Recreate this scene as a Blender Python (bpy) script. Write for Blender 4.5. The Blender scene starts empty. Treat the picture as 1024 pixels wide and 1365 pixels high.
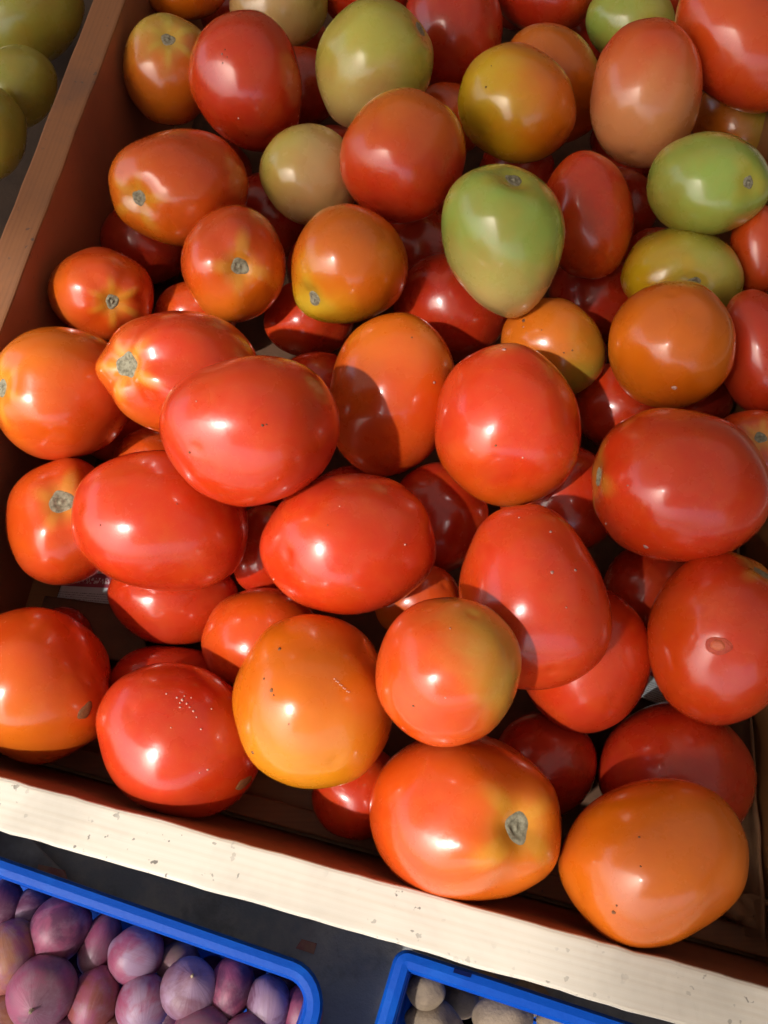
import bpy, bmesh, math, random
import numpy as np
from mathutils import Vector, noise
rad = math.radians
random.seed(11)
S = bpy.context.scene
COL = S.collection

# ---------------------------------------------------------------- camera
TH = rad(23.6); F = 1050.; H = .30           # tilt from straight down, focal length in photo pixels, height over the board tops
cam_d = bpy.data.cameras.new('camera'); cam = bpy.data.objects.new('camera', cam_d); COL.objects.link(cam)
cam.location = (0, 0, H); cam.rotation_euler = (TH, 0, 0)
cam_d.sensor_fit = 'VERTICAL'; cam_d.sensor_height = 24; cam_d.lens = 24*F/1365
cam_d.clip_start = .01; cam_d.clip_end = 400
S.camera = cam
S.render.resolution_x = 768; S.render.resolution_y = 1024

# ---------------------------------------------------------------- sky and sun
SUN = Vector((-.49, -.45, .78)).normalized()
world = bpy.data.worlds.new("World"); S.world = world; world.use_nodes = True
nt = world.node_tree; bg = nt.nodes['Background']
sky = nt.nodes.new('ShaderNodeTexSky'); sky.sky_type = 'NISHITA'; sky.sun_disc = False
sky.sun_elevation = math.asin(SUN.z); sky.sun_rotation = math.atan2(SUN.x, SUN.y)
sky.air_density = 1.0; sky.dust_density = 5.0; sky.ozone_density = 1.0
nt.links.new(sky.outputs[0], bg.inputs[0]); bg.inputs[1].default_value = .15
sl = bpy.data.lights.new('sun', 'SUN'); sl.energy = 1.7; sl.angle = rad(1.2); sl.color = (1, .97, .92)
so = bpy.data.objects.new('sun', sl); COL.objects.link(so); so.rotation_euler = SUN.to_track_quat('Z', 'Y').to_euler()
S.view_settings.view_transform = 'Standard'; S.view_settings.look = 'None'
S.view_settings.exposure = .82; S.view_settings.gamma = 1

# ---------------------------------------------------------------- helpers
CAM = np.array([0, 0, H]); CR = np.array([1., 0, 0]); CU = np.array([0, math.cos(TH), math.sin(TH)]); CF = np.array([0, math.sin(TH), -math.cos(TH)])
def ray(px, py): return CF + CR*((px-512)/F) - CU*((py-682.5)/F)
def onz(px, py, z):
    r = ray(px, py); return CAM + r*((z-H)/r[2])

def tag(o, label=None, cat=None, group=None, kind=None):
    for k, v in (('label', label), ('category', cat), ('group', group), ('kind', kind)):
        if v: o[k] = v
    return o
def link(name, data, parent=None, loc=None):
    o = bpy.data.objects.new(name, data); COL.objects.link(o)
    if loc is not None: o.location = loc
    if parent: o.parent = parent
    return o
def mesh_obj(name, verts, faces, mats, parent=None, loc=None, smooth=False, fm=None):
    me = bpy.data.meshes.new(name); me.from_pydata([tuple(v) for v in verts], [], faces)
    for m in (mats if isinstance(mats, (list, tuple)) else [mats]): me.materials.append(m)
    if smooth: me.polygons.foreach_set('use_smooth', [True]*len(me.polygons))
    if fm: me.polygons.foreach_set('material_index', fm)
    me.update()
    return link(name, me, parent, loc)
def bevel(o, w, seg=2):
    bm = bmesh.new(); bm.from_mesh(o.data)
    bmesh.ops.recalc_face_normals(bm, faces=bm.faces)
    bmesh.ops.bevel(bm, geom=list(bm.edges), offset=w, segments=seg, affect='EDGES', profile=.6)
    bm.to_mesh(o.data); bm.free()
def prism(name, top, bot, mats, parent=None, bev=0, fm=None):
    n = len(top); v = list(top)+list(bot)
    f = [tuple(range(n)), tuple(range(2*n-1, n-1, -1))]+[(i, n+i, n+(i+1) % n, (i+1) % n) for i in range(n)]
    o = mesh_obj(name, v, f, mats, parent, fm=fm)
    if bev: bevel(o, bev)
    return o

# ---------------------------------------------------------------- node shorthand
class NT:
    def __init__(s, name):
        s.m = bpy.data.materials.new(name); s.m.use_nodes = True; s.t = s.m.node_tree
        s.b = s.t.nodes['Principled BSDF']
    def n(s, typ, **kw):
        nd = s.t.nodes.new('ShaderNode'+typ)
        for k, v in kw.items():
            if k.startswith('i_'):
                key = k[2:].replace('_', ' ')
                nd.inputs[int(key) if key.isdigit() else key].default_value = v
            else: setattr(nd, k, v)
        return nd
    def l(s, a, b): s.t.links.new(a, b)
    def noise(s, co, scale, detail=3, rough=.5, dist=0):
        nd = s.n('TexNoise'); nd.inputs['Scale'].default_value = scale; nd.inputs['Detail'].default_value = detail
        nd.inputs['Roughness'].default_value = rough; nd.inputs['Distortion'].default_value = dist; s.l(co, nd.inputs['Vector']); return nd.outputs[0]
    def ramp(s, x, a, b, va=0., vb=1.):
        nd = s.n('MapRange'); nd.interpolation_type = 'SMOOTHSTEP'
        for i, v in zip((1, 2, 3, 4), (a, b, va, vb)): nd.inputs[i].default_value = v
        s.l(x, nd.inputs[0]); return nd.outputs[0]
    def mix(s, fac, a, b, blend='MIX'):
        nd = s.n('Mix', data_type='RGBA', blend_type=blend)
        for sock, v in ((nd.inputs[0], fac), (nd.inputs[6], a), (nd.inputs[7], b)):
            if isinstance(v, (int, float)): sock.default_value = v
            elif isinstance(v, tuple): sock.default_value = (*v[:3], 1)
            else: s.l(v, sock)
        return nd.outputs[2]
    def math(s, op, a, b=0.):
        nd = s.n('Math', operation=op)
        for sock, v in zip(nd.inputs, (a, b)):
            if isinstance(v, (int, float)): sock.default_value = v
            else: s.l(v, sock)
        return nd.outputs[0]
    def bump(s, h, strength, dist=.001):
        nd = s.n('Bump'); nd.inputs['Strength'].default_value = strength; nd.inputs['Distance'].default_value = dist
        s.l(h, nd.inputs['Height']); s.l(nd.outputs[0], s.b.inputs['Normal']); return nd
    def set(s, **kw):
        for k, v in kw.items():
            sock = s.b.inputs[k.replace('_', ' ')]
            if isinstance(v, tuple) and len(v) == 3 and sock.type == 'RGBA': v = (*v, 1)
            if hasattr(v, 'links'): s.l(v, sock)
            else: sock.default_value = v
        return s

def mat_tomato(name='tomato_skin'):
    k = NT(name); tc = k.n('TexCoord').outputs['Object']
    ca = k.n('Attribute', attribute_type='OBJECT', attribute_name='skin_a').outputs['Color']
    cb = k.n('Attribute', attribute_type='OBJECT', attribute_name='skin_b').outputs['Color']
    sd = k.n('Attribute', attribute_type='OBJECT', attribute_name='seed').outputs['Fac']
    ripe = k.n('Attribute', attribute_type='GEOMETRY', attribute_name='ripe').outputs['Fac']
    pole = k.n('Attribute', attribute_type='GEOMETRY', attribute_name='pole').outputs['Fac']
    lob = k.n('Attribute', attribute_type='GEOMETRY', attribute_name='streak').outputs['Fac']
    add = k.n('VectorMath', operation='ADD'); k.l(tc, add.inputs[0]); k.l(sd, add.inputs[1]); co = add.outputs[0]
    n1 = k.noise(co, 26, 4, .55, .6)
    x = k.math('ADD', ripe, k.math('MULTIPLY', k.math('SUBTRACT', n1, .5), .75))
    c = k.mix(k.ramp(x, .12, .88), ca, cb)
    # blotches of slightly other ripeness
    n2 = k.noise(co, 60, 3, .5)
    c = k.mix(k.math('MULTIPLY', k.ramp(n2, .35, .85), .30), c, k.mix(.5, c, (.62, .16, .008)))
    n2b = k.noise(co, 38, 2, .5)
    c = k.mix(k.math('MULTIPLY', k.ramp(n2b, .40, .9), .40), c, k.mix(.6, c, (.36, .02, .004)))
    # yellow shoulder ring and streaks round the stem
    ring = k.ramp(k.math('ADD', pole, k.math('MULTIPLY', lob, -.13)), .30, .06)
    cs = k.mix(.65, cb, (.62, .42, .04))
    c = k.mix(k.math('MULTIPLY', ring, .62), c, cs)
    # fine pale pores
    v = k.n('TexVoronoi', feature='F1'); v.inputs['Scale'].default_value = 900; k.l(co, v.inputs['Vector'])
    pore = k.ramp(v.outputs['Distance'], .22, .05)
    c = k.mix(k.math('MULTIPLY', pore, .09), c, (.75, .35, .16))
    # a few dark and pale flecks
    v2 = k.n('TexVoronoi', feature='F1'); v2.inputs['Scale'].default_value = 85; k.l(co, v2.inputs['Vector'])
    sel = k.ramp(k.noise(co, 33, 1), .62, .66)
    fleck = k.math('MULTIPLY', k.ramp(v2.outputs['Distance'], .055, .02), sel)
    sepc = k.n('SeparateColor'); k.l(v2.outputs['Color'], sepc.inputs[0])
    c = k.mix(k.math('MULTIPLY', fleck, .5), c, k.mix(k.ramp(sepc.outputs[0], .35, .45), (.10, .035, .015), (.62, .30, .16)))
    # dusty wax film
    film = k.ramp(k.noise(co, 45, 5, .6), .25, .85)
    mo = k.noise(co, 210, 4, .7)
    c = k.mix(k.math('MULTIPLY', k.ramp(mo, .4, .7), .10), c, k.mix(.5, c, (.70, .25, .02)))
    c = k.mix(k.math('MULTIPLY', film, .02), c, (.75, .62, .60))
    rg = k.math('ADD', k.math('MULTIPLY', film, .12), .23)
    k.set(Base_Color=c, Roughness=rg, IOR=1.5, Subsurface_Weight=.08, Subsurface_Scale=.006)
    k.b.inputs['Subsurface Radius'].default_value = (1, .25, .1)
    k.set(Coat_Weight=.55, Coat_Roughness=.12)
    h = k.math('ADD', k.math('MULTIPLY', k.noise(co, 120, 3, .5), 1.), k.math('MULTIPLY', k.noise(co, 900, 2), .06))
    k.bump(h, .10, .0016)
    return k.m

def mat_pine(name, c1, c2, axis_scale, stain, rough=.6, dirt=(.06, .05, .04), flecks=.8):
    """wood with grain running along local X"""
    k = NT(name); tc = k.n('TexCoord').outputs['Object']
    mp = k.n('Mapping'); mp.inputs['Scale'].default_value = axis_scale; k.l(tc, mp.inputs[0]); co = mp.outputs[0]
    w = k.n('TexWave', wave_type='BANDS', bands_direction='Y'); w.inputs['Scale'].default_value = 1.; w.inputs['Distortion'].default_value = 5.0
    w.inputs['Detail'].default_value = 3; w.inputs['Detail Scale'].default_value = .7; k.l(co, w.inputs[0])
    g2 = k.noise(co, 3.2, 6, .7)
    g = k.math('ADD', k.math('MULTIPLY', w.outputs[1], .16), k.math('MULTIPLY', g2, .6))
    c = k.mix(k.ramp(g, .25, .95), c1, c2)
    big = k.noise(tc, 16, 5, .62, .4)
    c = k.mix(k.math('MULTIPLY', k.ramp(big, .48, .72), stain), c, k.mix(.5, c, dirt))
    v = k.n('TexNoise'); v.inputs['Scale'].default_value = 260; v.inputs['Detail'].default_value = 2; k.l(tc, v.inputs['Vector'])
    msk = k.ramp(k.noise(tc, 24, 3), .45, .62)
    fl = k.math('MULTIPLY', k.ramp(v.outputs[0], .645, .69), msk)
    c = k.mix(k.math('MULTIPLY', fl, flecks), c, dirt)
    k.set(Base_Color=c, Roughness=rough)
    k.bump(k.math('SUBTRACT', g, k.math('MULTIPLY', fl, .8)), .22, .0005)
    return k.m
def mat_plain(name, c, rough, noise_c=None, scale=30, amt=.6, bump=.1, metallic=0, spec=.5, bd=.001):
    k = NT(name); tc = k.n('TexCoord').outputs['Object']
    n = k.noise(tc, scale, 5, .6)
    col = k.mix(k.math('MULTIPLY', k.ramp(n, .35, .7), amt), c, noise_c or c)
    k.set(Base_Color=col, Roughness=rough, Specular_IOR_Level=spec)
    if bump: k.bump(k.noise(tc, scale*6, 4, .6), bump, bd)
    return k.m

M_TOM = mat_tomato()
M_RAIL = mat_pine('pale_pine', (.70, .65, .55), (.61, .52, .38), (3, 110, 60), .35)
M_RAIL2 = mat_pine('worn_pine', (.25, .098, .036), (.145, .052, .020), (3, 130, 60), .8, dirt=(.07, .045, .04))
M_STAIN = mat_pine('red_brown_board', (.34, .12, .055), (.26, .085, .038), (4, 160, 160), .4, rough=.5, flecks=.3)  # darker, redder wood tone for the boards' inner faces
M_CARD = mat_plain('cardboard', (.13, .06, .03), .9, (.08, .038, .02), 60, .7, .3)
M_OCHRE = mat_pine('ochre_brown_board', (.34, .14, .045), (.24, .09, .03), (4, 160, 160), .4, rough=.5, flecks=.3)  # ochre tone for the right board's inner face and first floor board

# ---------------------------------------------------------------- ground; unseen roof, dimmer and walls added to shape the light on the bin
GZ = -.262
gm = NT('concrete'); tc = gm.n('TexCoord').outputs['Object']
c = gm.mix(gm.ramp(gm.noise(tc, 22, 6, .6), .38, .66), (.20, .24, .30), (.34, .35, .36))
c = gm.mix(gm.math('MULTIPLY', gm.ramp(gm.noise(tc, 40, 5, .7), .5, .7), .6), c, (.13, .14, .16))
gm.set(Base_Color=c, Roughness=.75); gm.bump(gm.noise(tc, 180, 5, .7), .4, .002)
tag(mesh_obj('ground', [(-60, -60, GZ), (60, -60, GZ), (60, 60, GZ), (-60, 60, GZ)], [(0, 1, 2, 3)], gm.m), kind='structure')
RZ = 1.7
def up(x, y): return (x+SUN.x/SUN.z*RZ, y+SUN.y/SUN.z*RZ)      # the roof point that shades this point of the bin
cx0, cy0 = up(.100, .236)                       # where the two edges of the opening meet
rx, ry = cx0-.22*3.4/2, -3.5                    # right edge of the opening runs slightly askew
lx, ly = -3.5, cy0+.13*(cx0+3.5)
M_ROOF = mat_plain('roof_sheet', (.36, .29, .21), .7, (.30, .24, .17), 3, .6, .2)
rt = M_ROOF.node_tree; tl_ = rt.nodes.new('ShaderNodeBsdfTranslucent'); tl_.inputs[0].default_value = (.80, .74, .66, 1)
mx_ = rt.nodes.new('ShaderNodeMixShader'); mx_.inputs[0].default_value = .13      # roof made translucent to add soft overhead fill light
rt.links.new(rt.nodes['Principled BSDF'].outputs[0], mx_.inputs[1]); rt.links.new(tl_.outputs[0], mx_.inputs[2]); rt.links.new(mx_.outputs[0], rt.nodes['Material Output'].inputs[0])
def roof(name, pts, z0, z1, m): return tag(prism(name, [(x, y, z1) for x, y in pts], [(x, y, z0) for x, y in pts], m) if z1 > z0 else mesh_obj(name, [(x, y, z1) for x, y in pts], [tuple(range(len(pts)))], m), kind='structure')
roof('shade_roof', [(cx0+.42, ry), (3., ry), (3., 2.6), (lx, 2.6), (lx, ly), (cx0, cy0), (cx0+.42, cy0)], RZ, RZ, M_ROOF)  # unseen roof, its outline cut to leave the wanted sun patch
kn = NT('sun_dimmer'); tr = kn.n('BsdfTransparent'); ms = kn.n('MixShader'); ms.inputs[0].default_value = .93  # unseen sheet added to dim the sun over the bin's right side
kn.set(Base_Color=(.10, .10, .09), Roughness=.8)
kn.l(tr.outputs[0], ms.inputs[1]); kn.l(kn.b.outputs[0], ms.inputs[2]); kn.l(ms.outputs[0], kn.t.nodes['Material Output'].inputs[0])
nx, ny = up(.050, -.06)
tdx = (cx0-nx)/(cy0-ny); xb = cx0-tdx*(cy0-ry)
tag(mesh_obj('sun_dimmer', [(cx0, cy0, RZ+.01), (xb, ry, RZ+.01), (cx0+.419, ry, RZ+.01), (cx0+.419, cy0-.001, RZ+.01)], [(0, 1, 2, 3)], kn.m), kind='structure')
M_WALL = mat_plain('added_wall_paint', (.38, .26, .15), .8, (.32, .21, .12), 2, .6, .2)
tag(prism('added_back_wall', [(-3.5, 2.6, RZ), (3., 2.6, RZ), (3., 2.7, RZ), (-3.5, 2.7, RZ)], [(-3.5, 2.6, GZ), (3., 2.6, GZ), (3., 2.7, GZ), (-3.5, 2.7, GZ)], M_WALL), kind='structure')  # unseen wall added to keep the bright horizon out of reflections
tag(prism('added_side_wall', [(2.9, -3.5, RZ), (3., -3.5, RZ), (3., 2.59, RZ), (2.9, 2.59, RZ)], [(2.9, -3.5, GZ), (3., -3.5, GZ), (3., 2.59, GZ), (2.9, 2.59, GZ)], M_WALL), kind='structure')  # likewise added, shutting out horizon sky on the right
# ---- tomatoes: measured on the photograph (pixels of 1024x1365) -------------
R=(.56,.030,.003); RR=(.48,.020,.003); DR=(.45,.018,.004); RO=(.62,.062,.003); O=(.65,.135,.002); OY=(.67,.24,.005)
Y=(.60,.37,.006); G=(.29,.42,.065); GY=(.44,.42,.06); P=(.66,.25,.085); PK=(.58,.38,.14); OB=(.57,.135,.005); OL=(.30,.27,.03); LG=(.26,.28,.045); YG=(.56,.36,.05)
# cx, cy, a, b, angle of a, z of centre, pole (px,py) or hidden direction (deg), colour A, colour B, direction of B, start of B, taper direction, taper, lobes, label
T=[
(330,114,96,74,110,-.015,110,R,RR,-60,.3,122,.17,.2,"large red pointed tomato near the left board, second from the top of the heap"),
(224,95,76,60,100,-.035,(224,52),OB,GY,100,.35,90,0,.3,"brownish orange tomato standing beside the left board with its stem scar up"),
(240,250,94,79,170,-.025,(180,265),RO,O,215,.1,180,-.06,.5,"orange red tomato with stem scar facing the left divider board"),
(312,353,78,70,100,-.022,(320,355),RO,O,-60,.1,60,.0,1.3,"orange tomato with its stem scar facing straight up in the middle"),
(465,360,82,78,60,-.02,(415,402),O,Y,235,.35,230,-.05,.8,"orange tomato with yellow green shoulder and stem scar at lower left"),
(136,392,72,61,165,-.045,(150,402),RO,O,180,.5,0,0,.8,"small red orange round tomato by the left board with central stem scar"),
(498,90,90,78,70,-.012,(572,28),GY,PK,-110,.2,55,.12,.2,"pale green yellow tomato at the top with blunt lower end"),
(414,235,70,64,120,-.03,150,PK,GY,150,.3,0,0,.3,"pale pinkish green tomato tucked left of a round red orange one"),
(537,211,91,83,80,-.005,60,R,O,90,.25,0,0,.4,"round red orange tomato in the upper middle between pale and green ones"),
(687,141,82,78,120,-.012,150,O,Y,180,-.05,0,0,.3,"round mustard yellow and orange tomato in the upper middle"),
(738,112,82,64,110,-.035,110,O,OB,100,.3,0,0,.2,"dull orange tomato half hidden behind the mustard yellow one"),
(861,127,102,74,78,-.005,78,P,RO,80,.15,0,0,.2,"tall peach and pink oval tomato in the upper right"),
(985,55,104,84,120,-.025,120,RO,R,-90,.2,0,0,.2,"large red tomato cut by the top right corner"),
(672,324,104,82,100,-.002,(685,238),PK,G,80,-.25,95,.17,.5,"bright green pear shaped tomato with stem scar at its top"),
(785,288,86,60,95,-.04,95,R,RO,-90,.1,0,0,.2,"dark red oval tomato in shade right of the green pear shaped one"),
(942,246,84,69,12,-.018,(998,243),OL,G,60,-.3,20,-.05,.3,"green tomato at the right edge with a brown stem scar"),
(908,369,82,66,-3,-.032,(925,378),GY,Y,200,.0,0,0,.3,"yellow green tomato peeking out behind a round orange one"),
(893,461,87,84,30,-.01,-90,OB,O,200,-.6,0,0,.2,"round plain orange tomato at right above the big dark red one"),
(737,463,72,63,140,-.03,-40,OB,OL,-50,.3,0,0,.2,"small olive orange tomato with a dark speck near its upper left"),
(1012,333,40,60,0,-.035,0,RO,R,0,.2,0,0,.2,"red orange tomato cut by the right edge below the green one"),
(1008,470,54,84,10,-.035,20,R,RR,0,.2,0,0,.2,"red tomato cut by the right edge beside the round orange one"),
(1003,597,62,50,0,-.04,(1014,583),RO,O,0,.4,0,0,.3,"red orange tomato at the right edge with stem scar behind the biggest dark red one"),
(903,648,122,101,172,-.015,(780,634),R,RR,-20,.2,170,.02,.3,"big dark red oval tomato at right with stem scar on its left tip"),
(960,849,101,116,0,-.022,(1022,757),R,RO,180,.2,0,0,.5,"large round red tomato in the lower right with a dry round scar"),
(675,568,108,98,100,-.008,97,R,O,-110,.45,90,-.03,.3,"bright red upright oval tomato in the centre right with orange base"),
(523,528,110,84,78,-.028,78,RO,O,100,.25,80,.02,.3,"orange to red tomato standing left of the bright red upright one"),
(336,575,120,100,2,.005,20,R,RR,0,.4,0,.03,.2,"largest plain red tomato on top of the heap left of centre"),
(243,497,112,84,168,-.012,(163,486),R,O,190,.45,180,-.10,1.6,"red lobed tomato with orange shoulders and pale stem scar at left"),
(83,526,98,89,170,-.03,(0,517),RO,O,150,.1,0,0,.5,"orange red tomato cut by the left edge with stem scar at the edge"),
(217,694,118,93,-8,-.022,-10,R,RR,-20,.2,180,-.05,.2,"bright red egg shaped tomato lying left of centre"),
(85,695,76,85,0,-.045,(82,668),RO,R,-60,.3,0,0,1.4,"red tomato at the left with a large pale stem scar facing up"),
(464,725,117,93,4,-.012,10,R,RR,60,.3,0,0,.2,"shiny bright red oval tomato lying in the centre"),
(707,795,124,98,105,-.015,105,R,O,200,.5,100,-.03,.3,"red oval tomato right of centre with small grey specks"),
(597,894,100,97,90,-.008,-115,RO,YG,28,.24,0,0,.2,"round orange tomato with a greenish patch on its right side"),
(418,932,116,108,90,-.028,110,O,OY,250,.22,0,0,.4,"big mustard orange tomato low in the middle with small scratches"),
(240,984,114,100,-30,-.046,-28,R,RR,70,.2,0,.0,.3,"pinkish red tomato with white specks beside the sunlit front board"),
(50,913,104,105,0,-.050,-30,RO,O,230,.1,0,0,2.2,"orange red creased tomato cut by the left edge near the front board"),
(620,1087,130,114,160,-.034,(691,1103),RO,O,-20,.12,160,.03,1.2,"large orange red tomato with yellow star round its grey stem scar"),
(868,1146,127,112,8,-.040,30,OB,O,190,-.6,170,-.02,.3,"large plain orange tomato in the front right corner of the bin"),
(900,1032,106,98,160,-.072,160,RR,DR,0,.2,0,0,.2,"dark red tomato behind the plain orange one in the front right corner"),
(778,875,90,100,0,-.05,130,R,RR,90,.2,0,0,.2,"red tomato half shaded under the speckled red oval one"),
(232,795,87,64,-5,-.068,0,R,DR,-130,.5,0,0,.2,"red tomato under the egg shaped one beside the scrap of newsprint"),
(350,855,80,73,20,-.055,160,RO,R,-90,.3,0,0,.2,"orange red tomato tucked under the mustard orange one at its left"),
(225,915,84,55,0,-.078,0,DR,RR,0,.2,0,0,.2,"deep red tomato in shade behind the white specked one"),
(478,1055,62,64,0,-.070,30,R,RR,-90,.2,0,0,.2,"red tomato low at the front below the mustard orange one"),
(725,1018,70,72,0,-.07,90,DR,RR,180,.3,0,0,.2,"deep red tomato in shade right of the greenish patched one"),
(585,690,66,74,0,-.055,60,DR,RR,90,.2,0,0,.2,"deep red shaded tomato right of the shiny centre one"),
(745,665,82,74,0,-.055,0,RR,R,0,.2,0,0,.2,"red tomato hidden behind the upright bright red one and the big dark red one"),
(352,735,44,62,0,-.06,90,RR,DR,90,.2,0,0,.2,"deep red tomato in the gap left of the shiny centre one"),
(556,800,58,50,10,-.055,-150,RO,OB,-150,.4,0,0,.2,"dull orange red tomato just above the greenish patched one"),
(862,785,66,60,60,-.058,30,R,RR,90,.2,0,0,.2,"red tomato in the gap under the big dark red one at right"),
(820,545,62,56,-40,-.05,-30,R,RR,0,.2,0,0,.2,"red tomato with a sunlit patch below the small olive orange one"),
(205,615,54,46,0,-.06,0,RO,R,0,.2,0,0,.2,"red sliver of tomato between the lobed one and the egg shaped one"),
(425,515,54,46,0,-.058,0,R,RR,0,.2,0,0,.2,"red sliver of tomato above the largest plain red one"),
(412,425,60,52,0,-.055,-20,R,RR,0,.2,0,0,.2,"glossy red tomato deep below the yellow green shouldered one"),
(262,420,56,46,0,-.055,0,RO,R,0,.2,0,0,.2,"red orange tomato just under the one with central stem scar"),
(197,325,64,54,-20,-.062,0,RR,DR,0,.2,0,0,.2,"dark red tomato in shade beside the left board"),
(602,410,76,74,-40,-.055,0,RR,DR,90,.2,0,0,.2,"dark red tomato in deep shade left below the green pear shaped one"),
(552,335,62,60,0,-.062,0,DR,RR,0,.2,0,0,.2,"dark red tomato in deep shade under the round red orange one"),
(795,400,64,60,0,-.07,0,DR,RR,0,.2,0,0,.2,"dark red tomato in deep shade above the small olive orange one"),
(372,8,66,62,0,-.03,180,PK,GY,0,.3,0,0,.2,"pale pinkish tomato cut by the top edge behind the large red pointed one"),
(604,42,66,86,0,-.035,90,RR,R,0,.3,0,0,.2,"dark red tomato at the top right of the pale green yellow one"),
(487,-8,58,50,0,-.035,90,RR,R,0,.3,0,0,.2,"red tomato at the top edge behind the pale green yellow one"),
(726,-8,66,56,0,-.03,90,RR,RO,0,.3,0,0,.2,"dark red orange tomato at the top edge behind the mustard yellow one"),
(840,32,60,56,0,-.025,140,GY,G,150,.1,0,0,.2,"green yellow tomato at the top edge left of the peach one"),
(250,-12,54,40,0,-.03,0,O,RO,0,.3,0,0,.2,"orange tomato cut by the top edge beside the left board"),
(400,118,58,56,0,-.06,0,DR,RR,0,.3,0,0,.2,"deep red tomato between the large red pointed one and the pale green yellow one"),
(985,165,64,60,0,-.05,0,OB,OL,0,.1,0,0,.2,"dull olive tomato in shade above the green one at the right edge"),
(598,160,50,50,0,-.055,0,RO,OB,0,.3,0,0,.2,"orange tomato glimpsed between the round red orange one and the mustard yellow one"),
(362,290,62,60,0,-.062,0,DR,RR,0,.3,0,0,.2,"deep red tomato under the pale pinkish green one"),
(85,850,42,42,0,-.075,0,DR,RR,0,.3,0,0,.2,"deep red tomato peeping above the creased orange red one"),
]
# left compartment, green tomatoes
TL=[
(32,20,84,74,20,-.055,20,OL,LG,160,.2,0,0,.3,"dark green tomato in the left compartment at the top edge"),
(22,118,56,58,0,-.05,60,OL,LG,160,.3,0,0,.3,"middle olive green tomato in the left compartment"),
(-18,180,56,66,0,-.042,60,OL,LG,160,.1,0,0,.3,"lowest olive green tomato in the left compartment beside the divider"),
]
# spots in the heap that are only glimpsed between the others
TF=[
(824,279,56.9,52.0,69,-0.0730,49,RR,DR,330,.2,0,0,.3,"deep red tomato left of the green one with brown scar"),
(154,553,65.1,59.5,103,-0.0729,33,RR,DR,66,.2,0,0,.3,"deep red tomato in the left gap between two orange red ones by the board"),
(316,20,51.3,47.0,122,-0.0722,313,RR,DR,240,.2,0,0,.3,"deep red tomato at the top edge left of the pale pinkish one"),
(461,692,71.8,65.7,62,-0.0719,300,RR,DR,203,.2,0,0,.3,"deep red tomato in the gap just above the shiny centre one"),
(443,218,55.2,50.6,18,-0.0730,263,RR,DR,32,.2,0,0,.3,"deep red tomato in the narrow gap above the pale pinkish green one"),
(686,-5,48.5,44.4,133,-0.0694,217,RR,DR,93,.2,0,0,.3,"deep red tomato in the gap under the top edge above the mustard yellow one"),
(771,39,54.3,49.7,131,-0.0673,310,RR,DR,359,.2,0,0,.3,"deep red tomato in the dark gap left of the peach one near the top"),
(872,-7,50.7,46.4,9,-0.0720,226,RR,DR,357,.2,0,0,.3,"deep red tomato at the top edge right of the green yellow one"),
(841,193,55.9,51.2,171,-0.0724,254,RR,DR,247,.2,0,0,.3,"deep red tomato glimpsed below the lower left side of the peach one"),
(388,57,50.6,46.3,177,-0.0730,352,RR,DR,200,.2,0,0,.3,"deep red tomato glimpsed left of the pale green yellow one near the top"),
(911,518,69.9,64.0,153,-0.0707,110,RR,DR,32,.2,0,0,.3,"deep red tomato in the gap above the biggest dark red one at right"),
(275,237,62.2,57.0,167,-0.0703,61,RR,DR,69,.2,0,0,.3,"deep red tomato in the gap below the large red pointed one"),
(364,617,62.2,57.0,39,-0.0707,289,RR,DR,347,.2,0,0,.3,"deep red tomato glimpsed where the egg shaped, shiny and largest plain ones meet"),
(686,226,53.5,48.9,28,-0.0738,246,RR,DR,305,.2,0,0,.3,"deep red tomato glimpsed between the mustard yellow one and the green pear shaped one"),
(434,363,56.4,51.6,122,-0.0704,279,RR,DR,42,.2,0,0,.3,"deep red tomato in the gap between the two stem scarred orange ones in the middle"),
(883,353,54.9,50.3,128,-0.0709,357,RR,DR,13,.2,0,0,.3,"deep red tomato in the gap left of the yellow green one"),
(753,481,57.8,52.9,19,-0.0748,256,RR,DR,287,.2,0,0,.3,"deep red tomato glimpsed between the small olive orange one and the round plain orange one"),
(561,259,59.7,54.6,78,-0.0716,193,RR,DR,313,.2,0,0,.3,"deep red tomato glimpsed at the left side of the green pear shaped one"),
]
DEP=[0.5179,0.5556,0.4732,0.4309,0.4163,0.4534,0.5189,0.4779,0.4509,0.4999,0.5552,0.5045,0.5312,0.4002,0.4658,0.4634,0.4625,0.4041,0.4175,0.4747,0.4340,0.4100,0.3657,0.3669,0.3581,0.3867,0.3224,0.3717,0.4044,0.3616,0.4044,0.3356,0.3264,0.2926,0.3287,0.3563,0.3844,0.3359,0.3435,0.3905,0.3747,0.4009,0.3744,0.3987,0.3711,0.3843,0.3871,0.4010,0.3905,0.3720,0.4042,0.4351,0.4219,0.4267,0.4546,0.4630,0.5148,0.4505,0.4893,0.4937,0.5987,0.5854,0.6140,0.6135,0.5919,0.6067,0.5855,0.5644,0.5544,0.5166,0.4215,0.6780,0.6128,0.5748]
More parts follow.
